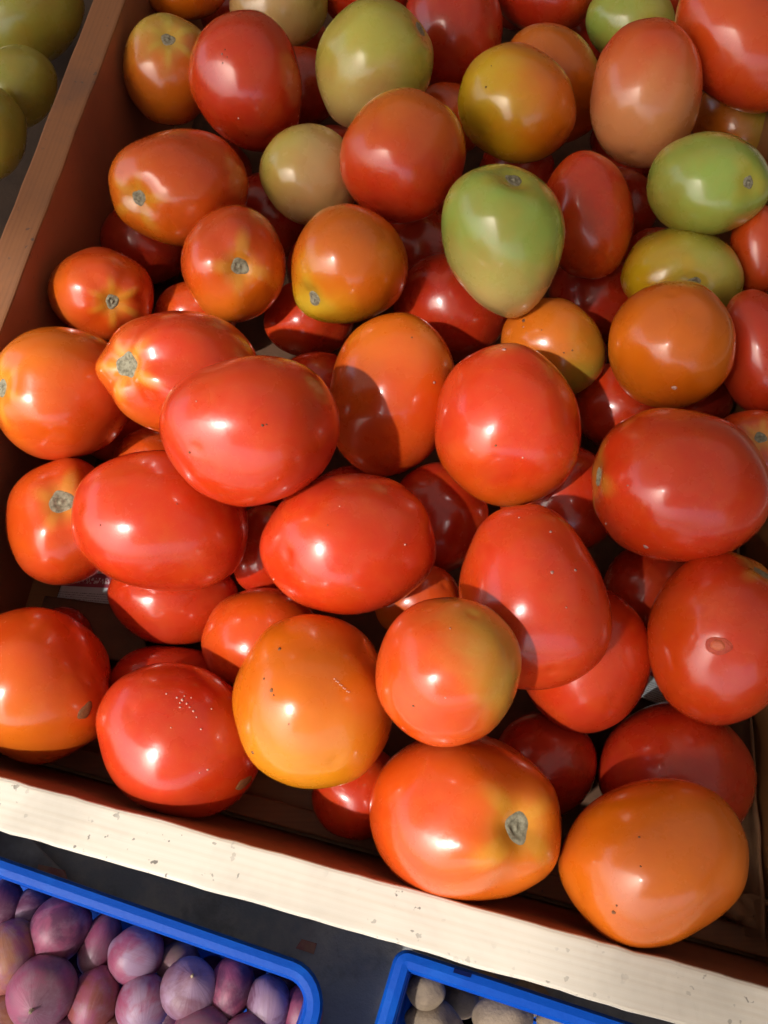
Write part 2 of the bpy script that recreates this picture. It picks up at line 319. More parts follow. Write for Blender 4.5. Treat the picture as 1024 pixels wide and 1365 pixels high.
# ---------------------------------------------------------------- the wooden bin
BZ = -.100; ZF = -.020
def seg(p, q, t): return p+(q-p)*t
def isect(p, d, q, e):
    A = np.array([[d[0], -e[0]], [d[1], -e[1]]]); t = np.linalg.solve(A, (q-p)[:2]); return p+d*t[0]
fi0, fi1 = onz(0, 1035, ZF), onz(1024, 1316, ZF)            # front board, inner edge
fo0, fo1 = onz(0, 1108, ZF), onz(1024, 1401, ZF)            # front board, outer edge
li0, li1 = onz(0, 443, 0), onz(167, 0, 0)                 # divider, inner edge
lo0, lo1 = onz(0, 298, 0), onz(112, 0, 0)                 # divider, outer edge
rb0, rb1 = onz(1006, 1285, BZ), onz(985, 955, BZ)         # right board, foot of its inner face
ru = (rb1-rb0)/np.linalg.norm(rb1-rb0)
rn = np.array([ru[1], -ru[0], 0])                          # pointing out of the bin
rt0 = rb0+rn*.004; rt0[2] = 0
FLf = isect(fi0, fi1-fi0, li0, li1-li0); FRf = isect(fi0, fi1-fi0, rt0, ru)
FL = FLf*np.array([1, 1, 0]); FR = FRf*np.array([1, 1, 0])
lu = (li1-li0)/np.linalg.norm(li1-li0)
BL = FL+lu*.95
BR = isect(BL, np.array([1., .02, 0]), rt0, ru)
CEN = (FL+FR+BL+BR)/4
bin_root = link('tomato_bin', None, loc=(CEN[0], CEN[1], GZ))
tag(bin_root, 'open wooden bin of pine boards heaped with tomatoes', 'wooden bin')
def board(name, a, b, c, d, depth, mats, lean=(0, 0), bev=.0012):
    """a-b inner top edge, d-c outer top edge; grain along a-b; the foot of the inner face leans by lean"""
    a, b, c, d = [np.array(p, float) for p in (a, b, c, d)]
    u = (b-a)/np.linalg.norm(b-a); v = np.cross([0, 0, 1], u); o0 = a
    N = 14; tops = []; r = random.Random(name)
    def loc(p): q = p-o0; return (q@u, q@v, q[2])
    tp = [loc(p) for p in (a, b, c, d)]
    L = np.array([lean[0], lean[1], 0]); dz = np.array([0, 0, -depth])
    bt = [loc(a+L+dz), loc(b+L+dz), loc(c+dz), loc(d+dz)]
    vs = tp+bt; f = [(0, 1, 2, 3), (7, 6, 5, 4), (0, 4, 5, 1), (1, 5, 6, 2), (2, 6, 7, 3), (3, 7, 4, 0)]
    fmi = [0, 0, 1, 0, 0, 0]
    me = bpy.data.meshes.new(name); me.from_pydata(vs, [], f)
    for m in mats: me.materials.append(m)
    me.polygons.foreach_set('material_index', fmi)
    bm = bmesh.new(); bm.from_mesh(me); bmesh.ops.recalc_face_normals(bm, faces=bm.faces)
    bmesh.ops.bevel(bm, geom=list(bm.edges), offset=bev, segments=2, affect='EDGES', profile=.6)
    # cut along the length so the worn edge can wander
    n = 70; ln = tp[1][0]
    for i in range(1, n):
        bmesh.ops.bisect_plane(bm, geom=bm.verts[:]+bm.edges[:]+bm.faces[:], plane_co=(ln*i/n, 0, 0), plane_no=(1, 0, 0))
    for vtx in bm.verts:
        if vtx.co.z > -.004:
            x = vtx.co.x
            vtx.co.y += .0006*noise.noise(Vector((x*40, vtx.co.y*60, len(name))))+.0004*noise.noise(Vector((x*160, vtx.co.y*60, 3)))
            vtx.co.z += .0004*noise.noise(Vector((x*30, vtx.co.y*90, 7)))
    bm.to_mesh(me); bm.free(); me.polygons.foreach_set('use_smooth', [False]*len(me.polygons))
    o = link(name, me, bin_root)
    M = np.array([u, v, [0, 0, 1]]).T
    from mathutils import Matrix
    o.matrix_local = Matrix(((*M[0], o0[0]-CEN[0]), (*M[1], o0[1]-CEN[1]), (*M[2], o0[2]-GZ), (0, 0, 0, 1)))
    return o
fu = (fi1-fi0)/np.linalg.norm(fi1-fi0); fou = (fo1-fo0)/np.linalg.norm(fo1-fo0)
fn = np.array([-fu[1], fu[0], 0])                          # into the bin
FLo = isect(fo0, fou, lo0, lu); FRo = isect(fo0, fou, rt0+rn*.021, ru)
A0 = FLf-fu*.02; A1 = FRf+fu*.021
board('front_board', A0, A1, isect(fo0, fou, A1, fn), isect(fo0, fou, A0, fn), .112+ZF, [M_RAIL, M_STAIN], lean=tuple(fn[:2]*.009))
eps = lu*.0004
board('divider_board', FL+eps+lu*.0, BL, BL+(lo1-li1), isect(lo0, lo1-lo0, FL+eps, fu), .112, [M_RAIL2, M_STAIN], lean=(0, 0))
board('side_board', FR+ru*.0004, BR, BR+rn*.021, FR+rn*.021+ru*.0064, .112, [M_RAIL, M_OCHRE], lean=tuple(-rn[:2]*.004))
bu = (BR-BL)/np.linalg.norm(BR-BL); bn = np.array([-bu[1], bu[0], 0])
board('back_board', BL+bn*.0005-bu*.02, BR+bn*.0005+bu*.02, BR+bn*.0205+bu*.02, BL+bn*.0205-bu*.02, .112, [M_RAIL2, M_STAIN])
# corner batten along the foot of the front board, floor boards
def at_bin(name, top, bot, mats, bev=0): 
    off = np.array([CEN[0], CEN[1], GZ])
    return prism(name, [np.array(p)-off for p in top], [np.array(p)-off for p in bot], mats, bin_root, bev)
p0 = FL+fn*.0092; p1 = FR+fn*.0092
def zz(p, z): return np.array([p[0], p[1], z])
at_bin('batten', [zz(p0, BZ+.012), zz(p1-fu*.004, BZ+.012), zz(p1-fu*.004+fn*.010, BZ+.012), zz(p0+fn*.010+fu*.008, BZ+.012)],
       [zz(p0, BZ), zz(p1-fu*.004, BZ), zz(p1-fu*.004+fn*.010, BZ), zz(p0+fn*.010+fu*.008, BZ)], M_RAIL2, .001)
nb = 7
for i in range(nb):
    t0, t1 = i/nb, (i+1)/nb-.004
    q = [seg(FL, BL, t0), seg(FR, BR, t0), seg(FR, BR, t1), seg(FL, BL, t1)]
    at_bin('floor_board', [zz(p, BZ) for p in q], [zz(p, BZ-.012) for p in q], M_RAIL2 if i else M_OCHRE, .0006)
for p in (FL+fu*.05, FR-fu*.05, BL+bu*.05, BR-bu*.05):
    at_bin('leg', [(p[0]+sx*.02, p[1]+.05*(1 if p[1] < .3 else -1)+sy*.02, BZ-.0125) for sx, sy in ((-1, -1), (1, -1), (1, 1), (-1, 1))],
           [(p[0]+sx*.02, p[1]+.05*(1 if p[1] < .3 else -1)+sy*.02, GZ) for sx, sy in ((-1, -1), (1, -1), (1, 1), (-1, 1))], M_RAIL2, .001)

M_DARKFLOOR = mat_plain('dark_gap_board', (.05, .03, .018), .9, (.03, .018, .012), 40, .7, .3)  # the left compartment's gloom is put into this floor colour
# left compartment (shares the divider)
lb = link('neighbour_bin', None, loc=(CEN[0]-.5, CEN[1], GZ))
tag(lb, 'shaded neighbouring compartment of green tomatoes left of the divider board', 'wooden bin')
def at_lb(name, top, z0, z1, m, bev=.001):
    off = np.array([CEN[0]-.5, CEN[1], GZ])
    return prism(name, [zz(p, z1)-off for p in top], [zz(p, z0)-off for p in top], m, lb, bev)
LW = np.array([-.33, .02, 0]); lout = (lo1-li1)*1.02
e0 = FL+lout+lu*.02; e1 = BL+lout
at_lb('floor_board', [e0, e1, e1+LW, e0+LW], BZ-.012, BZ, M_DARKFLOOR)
at_lb('side_board', [e0+LW, e1+LW, e1+LW-np.array([.02, 0, 0]), e0+LW-np.array([.02, 0, 0])], BZ-.012, -.001, M_RAIL2)
at_lb('front_board', [e0-lu*.0205, e0-lu*.0005, e0+LW-lu*.0005, e0+LW-lu*.0205], BZ-.012, -.001, M_RAIL)
at_lb('back_board', [e1+lu*.0205, e1+lu*.0005, e1+LW+lu*.0005, e1+LW+lu*.0205], BZ-.012, -.001, M_RAIL2)

# ---------------------------------------------------------------- liner cardboard, its folded flap and the newsprint
def sheet(name, fn_, nu, nv, mats, label, cat, thick=.0012, fm=None):
    vs = []; 
    for j in range(nv+1):
        for i in range(nu+1): vs.append(fn_(i/nu, j/nv))
    f = [(j*(nu+1)+i, j*(nu+1)+i+1, (j+1)*(nu+1)+i+1, (j+1)*(nu+1)+i) for j in range(nv) for i in range(nu)]
    me = bpy.data.meshes.new(name); me.from_pydata([tuple(v) for v in vs], [], f)
    for m in (mats if isinstance(mats, list) else [mats]): me.materials.append(m)
    if fm: me.polygons.foreach_set('material_index', fm)
    uv = me.uv_layers.new(name='UVMap')
    for lp in me.loops:
        i = lp.vertex_index; uv.data[lp.index].uv = ((i % (nu+1))/nu, (i//(nu+1))/nv)
    me.polygons.foreach_set('use_smooth', [True]*len(me.polygons))
    o = link(name, me); s = o.modifiers.new('solid', 'SOLIDIFY'); s.thickness = thick; s.offset = 1
    return tag(o, label, cat)
def nz(x, y, z, s): return noise.noise(Vector((x*s, y*s, z)))
inset = .030
c0 = FL+fu*.014+fn*.030; c1 = FR-fu*.012+fn*.031
c2 = FR-fu*.012+ru*.62; c3 = FL+fu*.014+lu*.62
def liner(u, v):
    p = seg(seg(c0, c1, u), seg(c3, c2, u), v)
    z = BZ+.0035+.0012*nz(p[0], p[1], 1, 30)
    return (p[0], p[1], z)
sheet('cardboard_liner', liner, 40, 40, M_CARD, 'brown cardboard sheet lying on the floor of the bin under the tomatoes', 'cardboard')
# the flap standing up along the right board, with a torn crumpled foot
f0 = FR+ru*.016+fu*-.0085; f1 = FR+ru*.36+fu*-.0085
M_CARD2 = mat_plain('pale_cardboard', (.26, .135, .065), .85, (.18, .09, .045), 60, .7, .3)
def flap(u, v):
    p = seg(f0, f1, u)
    out = .006*(1-v)**2+.0016*nz(p[0]*1, p[1], v*3, 60)+.004*max(0, .12-u)/.12*(1-v)
    q = p-rn*out
    return (q[0], q[1], BZ+.006+v*(.016+.003*nz(p[1], 0, 5, 40)))
sheet('cardboard_flap', flap, 60, 8, M_CARD2, 'folded cardboard edge standing up along the right board', 'cardboard')
def crumple(u, v):
    a = FR-fu*.052+fn*.022; b = FR-fu*.010+fn*.019
    p = seg(a, b, u)+fn*(v*.012+.003*nz(u, v, 2, 5))
    return (p[0], p[1], BZ+.014+.007*abs(nz(u, v, 8, 4))+.008*u*v+.004*math.sin(u*9+v*4))
sheet('torn_paper', crumple, 26, 8, M_CARD2, 'torn crumpled brown paper edge in the front right corner of the bin', 'paper', .0006)

# newsprint scraps: printed lettering and blocks are flat print in the paper's material
def mat_print(name):
    k = NT(name); uv = k.n('UVMap').outputs[0]
    sx = k.n('SeparateXYZ'); k.l(uv, sx.inputs[0]); U, V = sx.outputs[0], sx.outputs[1]
    c = (.50, .52, .54)
    # maroon band
    band = k.math('MULTIPLY', k.ramp(V, .50, .515), k.ramp(V, .80, .785))
    c = k.mix(band, c, (.28, .035, .06))
    # lines of small print
    wv = k.math('FRACT', k.math('MULTIPLY', V, 22.)); line = k.math('LESS_THAN', wv, .42)
    mp = k.n('Mapping'); mp.inputs['Scale'].default_value = (90, 22, 1); k.l(uv, mp.inputs[0])
    wd = k.math('GREATER_THAN', k.noise(mp.outputs[0], 1., 2), .47)
    low = k.math('LESS_THAN', V, .40)
    c = k.mix(k.math('MULTIPLY', k.math('MULTIPLY', line, wd), k.math('MULTIPLY', low, .75)), c, (.08, .08, .09))
    mp2 = k.n('Mapping'); mp2.inputs['Scale'].default_value = (46, 14, 1); k.l(uv, mp2.inputs[0])
    wd2 = k.math('GREATER_THAN', k.noise(mp2.outputs[0], 1., 2), .52)
    inner = k.math('MULTIPLY', k.math('GREATER_THAN', V, .58), k.math('LESS_THAN', V, .70))
    c = k.mix(k.math('MULTIPLY', k.math('MULTIPLY', wd2, inner), .7), c, (.7, .6, .6))
    k.set(Base_Color=c, Roughness=.7); return k.m
M_NEWS = mat_print('newsprint')
def patch_on_floor(name, pts, z, mats, label, cat, amp=.001, thick=.0003):
    P = [onz(x, y, z) for x, y in pts]
    def g(u, v):
        p = seg(seg(P[0], P[1], u), seg(P[3], P[2], u), v)
        return (p[0], p[1], z+amp*nz(p[0], p[1], z*100, 45)+amp*.8)
    return sheet(name, g, 24, 18, mats, label, cat, thick)
patch_on_floor('newspaper', [(72, 812), (170, 822), (172, 752), (92, 752)], BZ+.016, M_NEWS, 'scrap of printed newspaper with a maroon band on the bin floor at left', 'newspaper')
patch_on_floor('cardboard_strip', [(44, 860), (200, 890), (190, 812), (62, 796)], BZ+.0185, M_CARD, 'dark brown cardboard piece lying over the newspaper scrap at left', 'cardboard', .0012, .0012)
patch_on_floor('paper_scrap', [(840, 925), (905, 950), (915, 880), (830, 860)], BZ+.009, M_NEWS, 'pale paper scrap glimpsed deep between the dark red tomatoes at right', 'paper')
# ---------------------------------------------------------------- tomatoes
def frame(t):
    cx, cy, a, b, ph = t[:5]
    r0 = ray(cx, cy); n = np.linalg.norm(r0); w = r0/n
    ph = rad(ph); e1 = np.array([math.cos(ph), math.sin(ph)]); e2 = np.array([-e1[1], e1[0]])
    def J(d):
        v = CR*d[0]/F+CU*d[1]/F
        return (v-w*np.dot(w, v))/n
    return w, np.stack([J(e1*a), J(e2*b)], 1), e1, e2
def basis(d):
    d = d/np.linalg.norm(d); h = np.array([0, 0, 1.]) if abs(d[2]) < .9 else np.array([1., 0, 0])
    x = np.cross(h, d); x /= np.linalg.norm(x); return x, np.cross(d, x), d
NU, NV = 72, 48
M_SCAR = mat_plain('corky_scar', (.30, .25, .14), .85, (.12, .10, .07), 500, .8, .8, bd=.0006)
M_SCARG = mat_plain('grey_stem_scar', (.42, .38, .26), .85, (.14, .12, .07), 700, .8, .9, bd=.0008)
M_GREY = mat_plain('grey_speck', (.40, .17, .13), .6, (.30, .20, .18), 500, .5, .1)
M_WHITE = mat_plain('pale_speck', (.62, .34, .26), .6, (.60, .40, .33), 500, .5, .1)
M_DARK = mat_plain('dark_speck', (.14, .045, .015), .7, (.12, .06, .03), 500, .5, .1)
M_RING = mat_plain('scar_ring', (.42, .035, .010), .4, (.50, .07, .02), 300, .8, .4)
M_RING2 = mat_plain('scar_middle', (.60, .13, .05), .35, (.52, .08, .03), 300, .8, .4)
M_TAN = mat_plain('tan_scar', (.26, .10, .03), .6, (.15, .055, .018), 300, .8, .5)
from mathutils.bvhtree import BVHTree
TOM = []
def tomato(idx, t, D, group):
    cx, cy, a, b, phd, z0, pole, cA, cB, gd, tp, lob, label = t[:6]+(t[6],)+t[7:9]+((t[9], t[10]),)+((t[11], t[12]),)+(t[13], t[14])
    rnd = random.Random(idx*7+3)
    w, E, e1, e2 = frame(t)
    U, s, Vt = np.linalg.svd(E, full_matrices=False)
    cdep = s.min() if isinstance(pole, (int, float)) else s.mean()*1.03
    C = CAM+w*D
    # map from (unit circle coordinates in e1/e2, depth towards the camera) to metres
    M = np.concatenate([E*D, (-w*cdep*D)[:, None]], 1)
    def img(ang, amt=1.):          # image direction -> unit coordinates
        d = np.array([math.cos(rad(ang)), math.sin(rad(ang))]); return np.array([d@e1, d@e2])*amt
    if isinstance(pole, tuple):
        d = np.array([pole[0]-cx, -(pole[1]-cy)]); pq = np.array([d@e1/a, d@e2/b]); q = pq@pq
        if q > .93: pq *= math.sqrt(.93/q); q = .93
        pd = np.array([pq[0], pq[1], math.sqrt(1-q)])
    else:
        v = img(pole); el = rad(-28-rnd.random()*25); pd = np.array([v[0]*math.cos(el), v[1]*math.cos(el), math.sin(el)])
    X, Y_, Z_ = basis(pd)
    g = img(gd[0]); tv = img(tp[0])
    ns = 2.0+rnd.uniform(.1, .32); nl = rnd.choice([3, 4, 5, 6, 4]); ph0 = rnd.uniform(0, 6.28); so_ = Vector((rnd.uniform(0, 50), rnd.uniform(0, 50), rnd.uniform(0, 50)))
    vs = []; ripe = []; pol = []; stk = []
    dimp = .06+.05*rnd.random()+.05*min(lob, 1.5)
    for j in range(NV+1):
        th = math.pi*j/NV
        for i in range(NU):
            f = 2*math.pi*i/NU
            st, ct = math.sin(th), math.cos(th)
            rr = (abs(st)**ns+abs(ct)**ns)**(-1/ns)
            # lobes are strongest at the shoulder and fade to the blossom end
            wl = math.exp(-((th-.75)/.75)**2)*min(1, st*2)
            lb_ = math.cos(nl*f+ph0)+.4*math.cos((nl-1)*f+ph0*2)
            rr *= 1+.022*lob*lb_*wl
            x, y = rr*st*math.cos(f), rr*st*math.sin(f)
            z = rr*ct-dimp*math.exp(-(st/.24)**2)*(ct > 0)+ (.018*math.exp(-(st/.07)**2) if ct < 0 else 0)
            p = X*x+Y_*y+Z_*z
            n_ = noise.noise(Vector(p)*1.1+so_)*.06+noise.noise(Vector(p)*2.3+so_)*.014
            p = p*(1+n_)
            s_ = p[0]*tv[0]+p[1]*tv[1]; k_ = 1-tp[1]*s_
            # taper: narrow across the direction tv as one goes along it (sign: positive amount narrows the opposite end)
            k_ = 1+tp[1]*s_
            al = tv*s_; ac = p[:2]-al
            p = np.array([al[0]+ac[0]*k_, al[1]+ac[1]*k_, p[2]*k_])
            vs.append(p)
            ripe.append((p[0]*g[0]+p[1]*g[1])*.55+.5-gd[1]+.12*lb_*wl*.5)
            pol.append(math.acos(max(-1, min(1, ct)))/1.5708); stk.append(max(0, lb_))
    # keep the measured outline after the lobes and noise
    P = np.array(vs)
    ex = [(P[:, k].max()-P[:, k].min())/2 for k in (0, 1)]; md = [(P[:, k].max()+P[:, k].min())/2 for k in (0, 1)]
    P[:, 0] = (P[:, 0]-md[0])/ex[0]; P[:, 1] = (P[:, 1]-md[1])/ex[1]
    Wd = P@M.T
    zmin = Wd[:, 2].min(); base = C+np.array([0, 0, zmin])
    root = link('tomato', None, loc=base); tag(root, label, 'tomato', group)
    loc = Wd-np.array([0, 0, zmin])
    cap = NU*(NV+1)
    fs = [(j*NU+i, (j+1)*NU+i, (j+1)*NU+(i+1) % NU, j*NU+(i+1) % NU) for j in range(NV) for i in range(NU)]
    me = bpy.data.meshes.new('tomato_body'); me.from_pydata(loc.tolist(), [], fs)
    bm = bmesh.new(); bm.from_mesh(me)
    lay = [bm.verts.layers.float.new(nm) for nm in ('ripe', 'pole', 'streak')]
    bm.verts.ensure_lookup_table()
    for n_, v in enumerate(bm.verts): v[lay[0]] = ripe[n_]; v[lay[1]] = pol[n_]; v[lay[2]] = stk[n_]
    bmesh.ops.remove_doubles(bm, verts=bm.verts, dist=1e-6); bmesh.ops.recalc_face_normals(bm, faces=bm.faces)
    bm.to_mesh(me); 
    bvh = BVHTree.FromBMesh(bm); bm.free()
    me.materials.append(M_TOM); me.polygons.foreach_set('use_smooth', [True]*len(me.polygons))
    body = link('body', me, root); body['skin_a'] = list(cA); body['skin_b'] = list(cB); body['seed'] = float(idx*1.37)
    info = dict(root=root, bvh=bvh, base=base, t=t, D=D, rnd=rnd, size=np.linalg.norm(M[:, 0]+M[:, 1])/1.41)
    TOM.append(info)
    # stem scar: a corky disc with a raised rim and a sunken middle
    pw = M@pd; pw = pw*1.3+C-base
    shown = isinstance(pole, tuple)
    sr = info['size']*(.118+.035*rnd.random())*(1.6 if lob > 1.35 else 1.15 if lob > 1.1 else 1)
    disc(info, Vector(pw), (C-base)-pw, sr, M_SCARG if shown else M_SCAR, 'stem_scar', True)
    return info
def disc(info, origin, direction, r, mat, name, rim=False, stretch=1., rot=0., lift=.00035, irr=.16, label=None):
    """a small piece that follows the skin where the line origin+direction meets it"""
    dv = Vector(direction).normalized(); rnd = info['rnd']
    hit = info['bvh'].ray_cast(Vector(origin), dv)
    if hit[0] is None: return
    p0, n0 = hit[0], hit[1]
    ax = n0.cross(Vector((.3, .8, .1))).normalized(); ay = n0.cross(ax)
    ca, sa = math.cos(rot), math.sin(rot); ax, ay = ax*ca+ay*sa, ay*ca-ax*sa
    rings, seg_ = (7, 22) if rim else (4, 20)
    ph = [rnd.uniform(0, 6.28) for _ in range(3)]
    vs = []; fs = []
    for j in range(rings+1):
        q = j/rings
        for i in range(seg_):
            f = 2*math.pi*i/seg_
            e = 1+irr*(math.sin(2*f+ph[0])*.5+math.sin(3*f+ph[1])*.5+math.sin(5*f+ph[2])*.3)
            rr = r*q*e
            pt = p0+ax*rr*math.cos(f)*stretch+ay*rr*math.sin(f)
            h = info['bvh'].find_nearest(pt+n0*.001)
            l_ = lift*(1-q**4)+.00004
            if rim: l_ = .0006*math.exp(-((q-.62)/.2)**2)+.0012*math.exp(-(q/.22)**2)+.0001*(1-q)+.00025*math.sin(f*7+ph[0]+q*9)*(q > .2)*(1-q) - (.0003 if j == rings else 0)
            elif j == rings: l_ = -.0001
            vs.append(h[0]+h[1]*l_)
    for j in range(rings):
        for i in range(seg_):
            fs.append((j*seg_+i, (j+1)*seg_+i, (j+1)*seg_+(i+1) % seg_, j*seg_+(i+1) % seg_))
    o = mesh_obj(name, vs, fs, mat, info['root'], smooth=True)
    if label: o['label'] = label
    return o
def mark(info, px, py, rpx, mat, name='skin_mark', stretch=1., rot=0., **kw):
    """a blemish where the photograph shows it on this tomato's skin"""
    r = ray(px, py); r = r/np.linalg.norm(r)
    disc(info, Vector(CAM-info['base']), r, rpx*(.6 if rpx < 8 else .9)*info['D']/F, mat, name, stretch=stretch, rot=rot, **kw)
GR = 'tomatoes heaped in the wooden bin'
ALL = T+TL
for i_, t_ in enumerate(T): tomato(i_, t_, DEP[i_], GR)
NU, NV = 36, 24
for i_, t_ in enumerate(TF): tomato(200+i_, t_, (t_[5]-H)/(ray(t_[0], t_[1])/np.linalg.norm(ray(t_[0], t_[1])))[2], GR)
NU, NV = 72, 48
for i_, t_ in enumerate(TL): tomato(100+i_, t_, DEP[len(T)+i_], 'green tomatoes in the left compartment')
def find(x, y): return min(TOM, key=lambda q: (q['t'][0]-x)**2+(q['t'][1]-y)**2)
q = find(240, 984)
mark(q, 326, 1044, 11, M_TAN, 'dry_scar', 1.5, .5)
for x, y, r in ((243, 933, 3), (236, 930, 2), (249, 938, 2.2), (246, 928, 1.5), (240, 937, 1.6), (253, 943, 1.4), (258, 948, 2.2), (262, 956, 1.6), (268, 972, 2), (282, 945, 1.6), (222, 925, 1.6), (277, 1026, 2.2), (266, 1030, 1.5), (228, 970, 1.4), (240, 943, 2), (255, 930, 1.5)): mark(q, x, y, r, M_WHITE, 'pale_speck')
q = find(50, 913); mark(q, 114, 948, 9, M_TAN, 'dry_scar', 1.5, 1.2)
q = find(418, 932)
for x, y, r, m in ((373, 865, 4, M_DARK), (362, 920, 4.5, M_TAN), (352, 905, 2.5, M_TAN), (365, 927, 2, M_DARK), (385, 965, 1.6, M_DARK), (337, 1003, 4, M_TAN)): mark(q, x, y, r, m)
for k_ in range(9): mark(q, 446+k_*2.4, 905+k_*2.2+(k_ % 2), 1.3, M_WHITE, 'scratch', 1.6, .7)
q = find(707, 795)
for x, y, r in ((734, 709, 3), (736, 763, 4), (767, 760, 3.2), (755, 810, 2), (692, 690, 2)): mark(q, x, y, r, M_GREY, 'grey_speck')
q = find(960, 849); mark(q, 958, 861, 13, M_RING, 'dry_scar', 1.35, .2, irr=.08); mark(q, 957, 860, 8, M_RING2, 'dry_scar', 1.35, .2, irr=.08, lift=.0009)
q = find(903, 648)
for x, y, r in ((861, 729, 6), (837, 647, 2), (808, 698, 3)): mark(q, x, y, r, M_GREY, 'grey_speck')
q = find(336, 575)
for x, y, r, m in ((350, 567, 3, M_DARK), (355, 566, 2, M_DARK), (253, 603, 2.5, M_TAN), (262, 535, 1.5, M_WHITE)): mark(q, x, y, r, m)
q = find(675, 568)
for x, y, r, m in ((661, 594, 2.5, M_TAN), (697, 610, 2, M_WHITE), (672, 466, 5, M_GREY)): mark(q, x, y, r, m)
q = find(737, 463)
for x, y, r, m in ((698, 427, 4, M_DARK), (698, 436, 2, M_GREY), (752, 470, 2, M_DARK), (763, 467, 2, M_DARK), (722, 440, 1.5, M_DARK)): mark(q, x, y, r, m)
q = find(893, 461); mark(q, 899, 517, 5, M_WHITE, 'dry_scar', 1.4, .3)
q = find(523, 528); mark(q, 579, 510, 3, M_GREY); mark(q, 549, 450, 2, M_DARK)
q = find(597, 894)
for x, y, r, m in ((551, 941, 3, M_TAN), (594, 930, 2, M_WHITE), (600, 838, 2, M_GREY)): mark(q, x, y, r, m)
q = find(868, 1146)
for x, y, r, m in ((852, 1116, 2.2, M_DARK), (854, 1155, 1.6, M_DARK), (818, 1216, 4, M_TAN), (822, 1207, 2, M_TAN)): mark(q, x, y, r, m)
q = find(330, 114)
for x, y, r, m in ((318, 158, 1.8, M_WHITE), (296, 72, 2, M_GREY), (300, 66, 1.3, M_DARK), (297, 84, 1.4, M_DARK), (303, 76, 1, M_DARK)): mark(q, x, y, r, m)
q = find(687, 141); mark(q, 648, 116, 2, M_DARK); mark(q, 655, 88, 1.2, M_DARK)
q = find(464, 725)
for x, y, r, m in ((540, 726, 2.2, M_WHITE), (365, 772, 2.2, M_WHITE), (453, 675, 1.3, M_WHITE), (437, 700, 1.2, M_DARK)): mark(q, x, y, r, m)
q = find(217, 694); mark(q, 134, 700, 1.6, M_DARK); mark(q, 236, 672, 1.4, M_DARK)
# ---------------------------------------------------------------- blue plastic crates in front of the bin
k = NT('blue_plastic'); tc = k.n('TexCoord').outputs['Object']
c = k.mix(k.ramp(k.noise(tc, 60, 5, .6), .45, .75), (.0005, .055, .36), (.001, .075, .42))
k.set(Base_Color=c, Roughness=.5, Specular_IOR_Level=.15); k.bump(k.noise(tc, 350, 4, .6), .25, .0008); M_BLUE = k.m
CZ = -.175                                  # rim height
def rounded(corners, r, n=8):
    """rounded outline through world xy corners"""
    out = []; m = len(corners)
    for i in range(m):
        p, a, b = [np.array(corners[j][:2], float) for j in (i, (i-1) % m, (i+1) % m)]
        u = (a-p)/np.linalg.norm(a-p); v = (b-p)/np.linalg.norm(b-p)
        ang = math.acos(u@v); d = r/math.tan(ang/2); c_ = p+(u+v)/np.linalg.norm(u+v)*r/math.sin(ang/2)
        s0 = p+u*d-c_; s1 = p+v*d-c_
        a0 = math.atan2(s0[1], s0[0]); a1 = math.atan2(s1[1], s1[0]); da = (a1-a0+math.pi) % (2*math.pi)-math.pi
        for q in range(n+1): t = a0+da*q/n; out.append(c_+r*np.array([math.cos(t), math.sin(t)]))
    return np.array(out)
def offset(poly, d):
    n = len(poly); out = []
    for i in range(n):
        t = poly[(i+1) % n]-poly[i-1]; t /= np.linalg.norm(t)+1e-12; out.append(poly[i]+np.array([-t[1], t[0]])*d)
    return np.array(out)
def crate(corners, rad_, rim, depth, label, name='plastic_crate', slot=None):
    P = rounded(corners, rad_)
    area = sum(P[i-1][0]*P[i][1]-P[i][0]*P[i-1][1] for i in range(len(P)))
    if area < 0: P = P[::-1]
    cen = P.mean(0); root = link(name, None, loc=(cen[0], cen[1], CZ-depth)); tag(root, label, 'crate', 'blue plastic crates in front of the bin')
    # rim: an inverted U, swept round
    prof = [(0, -.005), (0, -.002), (.0012, 0), (rim*.5, .0006), (rim-.0012, 0), (rim, -.002), (rim, -.006), (rim-.0016, -.006), (rim-.0016, -.003), (.0016, -.003), (.0016, -.005)]
    n = len(P); vs = []; fs = []
    for d, z in prof:
        for p in offset(P, d): vs.append((p[0]-cen[0], p[1]-cen[1], z+depth))
    m = len(prof)
    for j in range(m):
        for i in range(n): fs.append((j*n+i, j*n+(i+1) % n, ((j+1) % m)*n+(i+1) % n, ((j+1) % m)*n+i))
    rimo = mesh_obj('rim', vs, fs, M_BLUE, root)
    bm = bmesh.new(); bm.from_mesh(rimo.data); bmesh.ops.recalc_face_normals(bm, faces=bm.faces); bm.to_mesh(rimo.data); bm.free()
    # walls, tapering, and floor
    vs = []; fs = []
    for d, z in ((rim-.0016, -.0055), (rim+.006, -depth+.004), (rim+.010, -depth), (rim+.0125, -depth), (rim+.0085, -depth+.004), (rim+.0009, -.0055)):
        for p in offset(P, d): vs.append((p[0]-cen[0], p[1]-cen[1], z+depth))
    for j in range(6):
        for i in range(n): fs.append((j*n+i, j*n+(i+1) % n, ((j+1) % 6)*n+(i+1) % n, ((j+1) % 6)*n+i))
    w_ = mesh_obj('side_wall', vs, fs, M_BLUE, root)
    bm = bmesh.new(); bm.from_mesh(w_.data); bmesh.ops.recalc_face_normals(bm, faces=bm.faces); bm.to_mesh(w_.data); bm.free()
    Q = [(p[0]-cen[0], p[1]-cen[1]) for p in offset(P, rim+.0125)]
    prism('floor_panel', [(x, y, .003) for x, y in Q], [(x, y, .0005) for x, y in Q], M_BLUE, root)
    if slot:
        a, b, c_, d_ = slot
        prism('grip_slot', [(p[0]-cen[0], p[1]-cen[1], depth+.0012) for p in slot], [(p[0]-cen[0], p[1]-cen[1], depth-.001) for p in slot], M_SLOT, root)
    return root, P, cen
